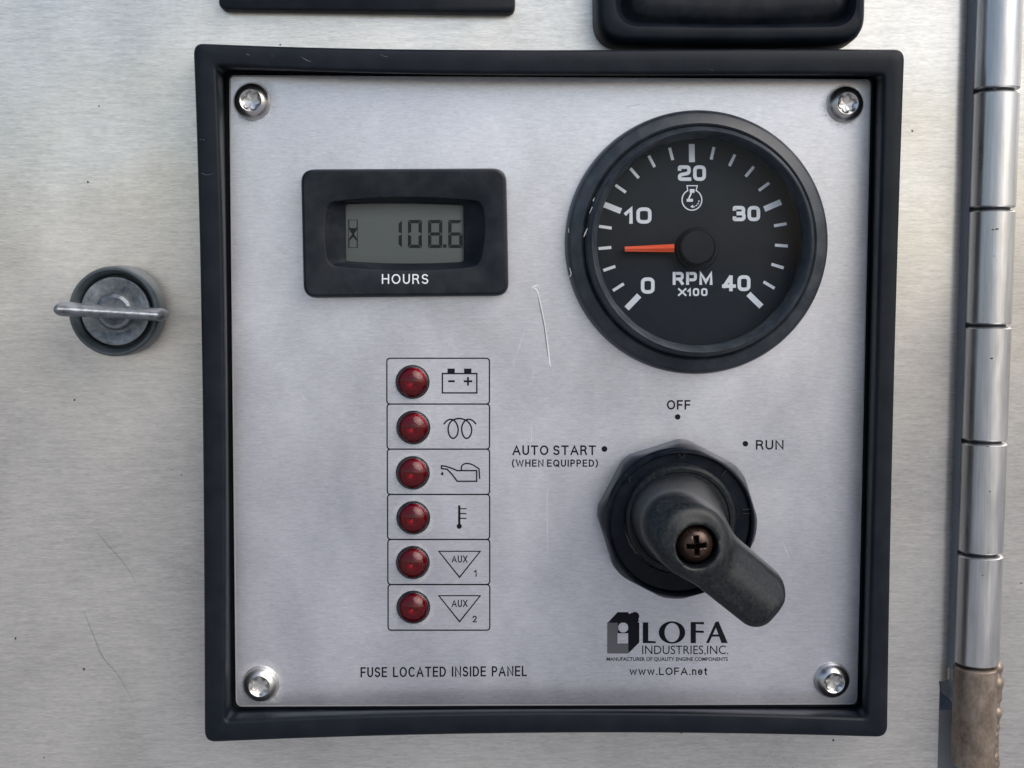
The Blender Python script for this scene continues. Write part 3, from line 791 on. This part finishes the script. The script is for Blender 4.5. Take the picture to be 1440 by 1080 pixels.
def seg(k, x0, x1, y0, y1, which, t_=4.6):
    g_ = .7; ym = (y0 + y1) / 2; h2 = t_ / 2
    S_ = {'a': [(x0+g_, y0), (x1-g_, y0), (x1-t_, y0+t_), (x0+t_, y0+t_)], 'd': [(x0+g_, y1), (x1-g_, y1), (x1-t_, y1-t_), (x0+t_, y1-t_)],
          'g': [(x0+g_*2, ym), (x0+t_, ym-h2), (x1-t_, ym-h2), (x1-g_*2, ym), (x1-t_, ym+h2), (x0+t_, ym+h2)],
          'f': [(x0, y0+g_), (x0+t_, y0+t_+g_), (x0+t_, ym-h2-g_), (x0, ym-g_*.8)], 'b': [(x1, y0+g_), (x1-t_, y0+t_+g_), (x1-t_, ym-h2-g_), (x1, ym-g_*.8)],
          'e': [(x0, y1-g_), (x0+t_, y1-t_-g_), (x0+t_, ym+h2+g_), (x0, ym+g_*.8)], 'c': [(x1, y1-g_), (x1-t_, y1-t_-g_), (x1-t_, ym+h2+g_), (x1, ym+g_*.8)]}
    for w_ in which: k.poly(S_[w_])
for x0, x1, w_ in ((544, 565.2, 'bc'), (573.7, 593.2, 'abcdef'), (602, 622, 'abcdefg'), (630.4, 650.4, 'acdefg')):
    mk = Marks(HS); seg(mk, x0, x1, 309.3, 348.7, w_); mk.build(L, 'digit', m_seg, scr)
mk = Marks(HS); mk.poly([Q(893,574),Q(912,574),Q(912,593),Q(893,593)]); mk.build(L, 'decimal_point', m_seg, scr)
mk = Marks(HS); mk.stroke([Q(360,438),Q(411,438),Q(411,593),Q(360,593),Q(360,438)], .75)
for s_ in (1, -1):
    q_ = [(362,476),(374,484),(386,482),(398,484),(410,476),(407,494),(394,512),(392,517),(380,517),(378,512),(365,494)]
    if s_ == -1: q_ = [(362,556),(365,540),(378,522),(380,515),(392,515),(394,522),(407,540),(410,556),(400,548),(386,532),(372,548)]
    mk.poly([Q(*p) for p in q_])
for a_, b_ in (((363,440),(366,478)), ((409,440),(406,478)), ((363,591),(366,552)), ((409,591),(406,552))): mk.stroke([Q(*a_), Q(*b_)], .6)
mk.build(L, 'hourglass_symbol', m_seg, scr)
mk = Marks(.95); mk.poly([(482,282),(656,282),(656,373),(482,373)]); mk.build(L, 'window', m_lcdglass)
mk = Marks(HM + .02); write(mk, 'HOURS', 537, 602.3, 385.4, 399.2, 1.85, gap=.30); mk.build(L, 'lettering', m_white)

# ------------------------------------------------------------------ tachometer
o0 = at(982.2, 341.4, 2.5); o0[1] = 0
tc = thing('tachometer', 'large round black tachometer with an orange needle pointing left', 'gauge', o0)
L = Local(tc, o0)
RO = 184.5 / pmm(1.5); u = RO / 184.5
def rp(px_, h): return (px_ * .988 / pmm(h), h)
lathe(L, 'rim', [rp(186, 0), rp(186.5, 1.3), rp(185.5, 2.1), rp(183.5, 2.6), rp(181, 2.75), rp(168, 3.35), rp(164.5, 3.2), rp(162, 2.6)], m_rim, 160, 50, cap1=False)
lathe(L, 'bezel_ring', [rp(163, 2.5), rp(163.2, 3.6), rp(162.2, 4.6), rp(160, 5.3), rp(157, 5.6), rp(154.5, 5.4), rp(147.5, 3.9), rp(146.5, 3.7), rp(146, 3.2), rp(146.5, 1.5), rp(147, .1)], m_rim, 160, 35, cap1=False)
HDI = 0.35
c1 = at(980.5, 340, HDI)
lathe(L, 'dial_face', [(148/pmm(0), HDI), (1, HDI)], m_dial, 120)
HT = HDI + .02
DX, DY, DR = 974.6, 337.0, 133.5
for i in range(21):
    ang = R_(226.0 - 13.52 * i); maj = i % 5 == 0
    r1 = DR if not maj else DR + 1.0; r0 = DR - (24.5 if maj else 18.0); w_ = 8.2 if maj else 4.2
    mk = Marks(HT)
    mk.stroke([(DX + r_ * math.cos(ang), DY - r_ * math.sin(ang)) for r_ in (r0, r1)], w_)
    mk.build(L, 'tick_mark', m_tick)
def num(t_, x0, x1, yt, yb, w_, gap=.30, font=B_, name='numeral'):
    mk = Marks(HT); write(mk, t_, x0, x1, yt, yb, w_, font=font, gap=gap); return mk.build(L, name, m_tick)
num('0', 901.2, 920.6, 390, 413, 5.0)
num('10', 878, 916.2, 291.6, 314.5, 5.0, .22)
num('20', 953.2, 992.8, 232.4, 254.4, 5.0, .18)
num('30', 1030.4, 1069, 289.6, 311, 5.0, .18)
num('40', 1015, 1055.4, 387, 409.4, 5.0, .14)
num('RPM', 946, 1002, 382.4, 400.6, 4.1, .22, name='lettering')
mk = Marks(HT)
write(mk, 'X', 953.4, 965.4, 405.2, 416.3, 2.6, font=B_); write(mk, '100', 966.4, 994.9, 405.2, 416.3, 2.6, font=B_, gap=.30); mk.build(L, 'lettering', m_tick)
def E3(x, y): return (780 + x / 3.6, 140 + y / 3.6)
mk = Marks(HT)
mk.stroke([E3(674,462), E3(670,436), E3(722,436), E3(716,462)], 1.5)
mk.stroke([E3(695 + 50*math.sin(a_), 508 - 52*math.cos(a_)) for a_ in np.linspace(.38, 2*math.pi - .38, 36)], 1.7)
mk.poly([E3(*p) for p in ((684,453),(708,453),(708,472),(684,472))])
mk.stroke([E3(692,472), E3(676,508)], 2.2); mk.stroke([E3(668,510), E3(700,510)], 4.0)
for a_ in (95, 115, 135, 155): mk.stroke([E3(695 + 36*math.sin(R_(b_)), 508 - 36*math.cos(R_(b_))) for b_ in (a_, a_+12)], 1.6)
mk.poly([E3(*p) for p in ((686,543),(700,532),(703,550))])
mk.build(L, 'engine_symbol', m_tick)
# needle: a raised wedge
pts = [(878.6, 346.8), (948.2, 343.2), (948.2, 354.6), (878.6, 353.6)]
P = [at(x, y, 1.7) for x, y in pts] + [at(x, y, 1.1) for x, y in pts] + [at(878.8, 350.2, 1.85), at(948.2, 348.9, 2.1)]
L.wmesh('needle', P, [(0, 8, 9, 1), (8, 3, 2, 9), (0, 1, 5, 4), (3, 7, 6, 2), (0, 4, 7, 3), (0, 3, 8), (1, 2, 6, 5), (1, 9, 2)], m_orange)
hc = at(981.6, 347, 2.6) - o0
K = 1 / pmm(0)
lathe(L, 'hub', [(25.5*K, .4), (25.8*K, 2.2), (24.9*K, 2.55), (23.2*K, 2.65), (22.5*K, 2.55)], m_dial, 64, 40, cx=hc[0], cz=hc[2])
hc2 = at(980.5, 350, 1.0) - o0
lathe(L, 'hub_skirt', [(30*K, .38), (30*K, .8), (29*K, 1.0), (25*K, 1.05)], m_dial, 64, 40, cx=hc2[0], cz=hc2[2])
lathe(L, 'glass', [(146.6/pmm(3.3), 3.45), (60/pmm(3.3), 3.6), (1, 3.62)], m_glass, 120, 60)
# chips in the rim enamel
m_chip = plastic('bare_chip', (.42, .44, .46), .25, bump=0)
for pts, w_ in (([(821,333),(823,328),(826,321)], [.8, 1.6, .8]), ([(829,300),(833,291)], [.6, 1.0]), ([(834,283),(836,278)], [1.2, .6])):
    scratch(L, pts, w_, m_chip, 5.0, 'enamel_chip')
for pts, w_ in (([(801,377),(803,384),(802,388),(800,390)], [.8, 1.3, 1, .6]), ([(799.5,321),(800,327)], [.6, .8])):
    scratch(L, pts, w_, m_chip, 2.9, 'enamel_chip')

# ------------------------------------------------------------------ rotary switch
o0 = at(949.3, 726.5, 0)
sw = thing('rotary_switch', 'black rotary switch with its lever handle turned to lower right', 'switch', o0)
L = Local(sw, o0)
def octo(k, t_, r):
    if k > 5: return r
    a_ = (t_ - R_(85)) % (math.pi/4) - math.pi/8
    rr_ = (r * math.cos(math.pi/8) / math.cos(a_))
    cap = [.985, .985, .985, .975, .96, .945][k]
    return min(rr_ * 1.012, r * cap)
c_ = at(951, 727, 3)
lathe(L, 'hex_nut', [(18.95, 0), (19.0, .4), (19.0, 2.6), (19.0, 3.4), (18.9, 4.2), (18.6, 4.9), (17.1, 5.6), (16.8, 5.75), (16.4, 5.65), (16.2, 5.2)], m_nut, 192, 40, rf=octo, cap1=False)
cr = at(953.5, 731.5, 5) - o0
lathe(L, 'marking_ring', [(17.0, 4.8), (16.5, 5.2), (12.6, 5.2)], m_nut, 128, 30, cx=cr[0], cz=cr[2], cap1=False)
ch = at(958, 731, 7) - o0
lathe(L, 'collar', [(12.75, 4.9), (12.75, 6.6), (12.5, 7.1), (12.0, 7.35), (11.2, 7.3), (11.0, 7.1)], m_knob, 128, 40, cx=ch[0], cz=ch[2])
def C7(x, y): return (800 + x / 4.235, 590 + y / 4.235)
for t_, (x, y), rot_ in (('P', (360,350), 38), ('O', (672,208), 0), ('I', (925,315), -42), ('II', (1055,548), -88)):
    mk = Marks(5.6); x, y = C7(x, y); s_ = 5.4
    cr_, sr_ = math.cos(R_(rot_)), math.sin(R_(rot_))
    gl = {'P': [[(-.35,-1),(-.35,1),(.3,1),(.5,.5),(.3,0),(-.35,0)]], 'O': [arc(0, 0, .65, .85, 0, 360, 16)], 'I': [[(0,-1),(0,1)]], 'II': [[(-.55,-1),(-.55,1)], [(.55,-1),(.55,1)]]}[t_]
    for pl in gl: mk.stroke([(x + s_*(a_*cr_ - b_*sr_), y - s_*(a_*sr_ + b_*cr_)) for a_, b_ in pl], 1.5)
    mk.build(L, 'embossed_mark', m_knob, thick=.4)
# handle: smooth union of a cone and a lever
scp = at(979.5, 768, 19.0) - o0; SCR = np.array([scp[0], scp[2], 19.0])
tp = at(1082, 853, 17.0) - o0; TIP = np.array([tp[0], tp[2], 17.0])
base = np.array([ch[0] - .6, ch[2] + .3, 7.0])
tdir = TIP[:2] - SCR[:2]; tlen = np.linalg.norm(tdir); td = tdir / tlen; tn = np.array([-td[1], td[0]])
topc = base[:2] * .45 + SCR[:2] * .55
def f_handle(X, Z, H):
    # cone leaning towards the screw
    t_ = np.clip((H - 7.0) / 12.0, 0, 1); cx_ = base[0] + (topc[0] - base[0]) * t_; cz_ = base[1] + (topc[1] - base[1]) * t_
    rad = 10.9 - 3.6 * np.clip(t_, 0, 1)**.75
    cone = (np.sqrt((X - cx_)**2 + (Z - cz_)**2) - rad) * .93
    cone = smax(cone, H - 18.6, 1.6); cone = np.maximum(cone, 6.9 - H)
    # lever
    px_, pz_ = X - SCR[0], Z - SCR[1]; al = px_*td[0] + pz_*td[1]; ac = px_*tn[0] + pz_*tn[1]
    half = 6.9 - .3 * np.clip(al / tlen, 0, 1)
    hc_ = SCR[2] - 4.6 + (TIP[2] - SCR[2]) * np.clip(al / tlen, 0, 1.3) + .22 * np.minimum(al + 4.0, 0)
    a0, a1 = -30.0, tlen + 3.2; m_ = (a0 + a1) / 2; e_ = (a1 - a0) / 2; rr_ = 4.6
    dx = np.abs(al - m_) - e_ + rr_; dy_ = np.abs(ac) - half + rr_; dh = np.abs(H - hc_) - 5.0 + rr_
    rr2 = 2.2
    plan = np.sqrt(np.maximum(dx, 0)**2 + np.maximum(dy_, 0)**2) + np.minimum(np.maximum(dx, dy_), 0) - rr_
    plan = np.where(al < -6.0, np.hypot(al + 6.0, ac) - half, plan)
    qx = plan + rr2; qh = np.abs(H - hc_) - 5.0 + rr2
    lever = np.sqrt(np.maximum(qx, 0)**2 + np.maximum(qh, 0)**2) + np.minimum(np.maximum(qx, qh), 0) - rr2
    lever = smax(lever, (ac * .62 + (H - hc_)) / 1.176 - 4.8, 1.7)      # bevel along the upper edge
    d = smin(cone, lever, 3.4)
    hole = np.maximum(np.sqrt((X - SCR[0])**2 + (Z - SCR[1])**2) - 4.55, 16.2 - H)
    return smax(d, -hole, .35)
lo_ = (-13.5, -32, 6.0); hi_ = (32, 14, 21.5)
P, Fc = surface_nets(f_handle, lo_, hi_, .42)
L.mesh('lever_handle', [tuple(p) for p in P], Fc, m_knob, 80)
lathe(L, 'screw', [(4.2, 16.3), (4.25, 17.3), (4.0, 17.9), (3.4, 18.5), (2.5, 18.9), (1.4, 19.1), (.1, 19.15)], m_rust, 64, 60, cx=SCR[0], cz=SCR[1])
scrw = bpy.data.objects[[o.name for o in sw.children if o.name.startswith('screw')][0]]
# cross recess, cut by a boolean so it has real depth
def cross_cut(target, cx_, cz_, h0, h1, arm, wd, rot_):
    P, Fc = [], []
    for k in range(2):
        a_ = rot_ + k * math.pi/2; c, s_ = math.cos(a_), math.sin(a_); b = len(P)
        for hh, f_ in ((h0, .45), (h1, 1.15)):
            for (ux, uy) in ((-1,-1),(1,-1),(1,1),(-1,1)):
                x, y = ux*arm*f_, uy*wd*(.5 + .5*f_) + (.001*k); P.append(L.w(cx_ + x*c - y*s_, cz_ + x*s_ + y*c, hh + .002*k))
        Fc += [(b+3, b+2, b+1, b), (b+4, b+5, b+6, b+7)] + [(b+i, b+(i+1) % 4, b+4+(i+1) % 4, b+4+i) for i in range(4)]
    cut = new_mesh('tmp_cut', P, Fc, m_rust, None, (0, 0, 0))
    md = target.modifiers.new('c', 'BOOLEAN'); md.object = cut; md.operation = 'DIFFERENCE'; md.solver = 'EXACT'; md.use_self = True
    bpy.context.view_layer.update()
    dg = bpy.context.evaluated_depsgraph_get(); me = bpy.data.meshes.new_from_object(target.evaluated_get(dg))
    target.modifiers.clear(); target.data = me; bpy.data.objects.remove(cut)
cross_cut(scrw, SCR[0], SCR[1], 17.2, 19.3, 2.15, .55, R_(4))

# ------------------------------------------------------------------ black cover plate, upper left
o0 = at(516, 15, HD)
cv = thing('cover_plate', 'flat black plate with rounded corners fixed above the left of the panel surround', 'cover plate', o0)
L = Local(cv, o0)
q = outline([([(307,-230),(727,-226)],0,1), ([(727,-226),(724.5,18)],1,1), ([(724.5,18),(307.5,13)],0,1), ([(307.5,13),(307,-230)],1,1)], 11, n=20)
Q2 = np.array([(at(x, y, .2)[0], at(x, y, .2)[2]) for x, y in q])
rings = [lift(Q2, HD), lift(Q2, 0), lift(out_(Q2, -.25), .35), lift(out_(Q2, -.6), .45)]
loft(L, 'plate', [list(map(tuple, r)) for r in rings], m_frame, 35, world=True)

# ------------------------------------------------------------------ black recessed box, upper right
o0 = at(1025, 60, HD)
bx_ = thing('paddle_handle', 'thick black plastic housing with a recessed tray above the tachometer', 'handle housing', o0)
L = Local(bx_, o0)
q = outline([([(836,-260),(1222,-255)],0,1), ([(1222,-255),(1216,62)],1,1), ([(1216,62),(1026,65),(838,62)],0,2), ([(838,62),(836,-260)],1,1)], 40, n=24, m=12)
Q2 = np.array([(at(x, y, 2.2)[0], at(x, y, 2.2)[2]) for x, y in q])
q = outline([([(868,-220),(1202,-215)],0,1), ([(1202,-215),(1200,34)],1,1), ([(1200,34),(1030,36),(869,33)],0,2), ([(869,33),(868,-220)],1,1)], 30, n=24, m=12)
W2 = np.array([(at(x, y, 3.2)[0], at(x, y, 3.2)[2]) for x, y in q])
rings = [lift(out_(Q2, .15), HD), lift(Q2, 1.0), lift(out_(Q2, -.35), 2.4), lift(out_(Q2, -1.1), 3.2), lift(out_(Q2, -1.9), 3.5), lift(out_(W2, .6), 3.4), lift(out_(W2, .1), 3.0), lift(out_(W2, -.4), 1.8), lift(out_(W2, -1.2), 1.2)]
loft(L, 'housing', [list(map(tuple, r)) for r in rings], m_frame, 40, world=True, cap1=False)
q = outline([([(880,-210),(1196,-205)],0,1), ([(1196,-205),(1192,22)],1,1), ([(1192,22),(1030,28),(884,22)],0,2), ([(884,22),(880,-210)],1,1)], 30, n=24, m=12)
W3 = np.array([(at(x, y, 2.4)[0], at(x, y, 2.4)[2]) for x, y in q])
rings = [lift(out_(W3, 2.0), .9), lift(out_(W3, .8), 1.2), lift(W3, 1.9), lift(out_(W3, -1.2), 2.5), lift(out_(W3, -3.2), 2.75), lift(out_(W3, -5), 2.7)]
loft(L, 'paddle', [list(map(tuple, r)) for r in rings], m_case, 50, world=True)
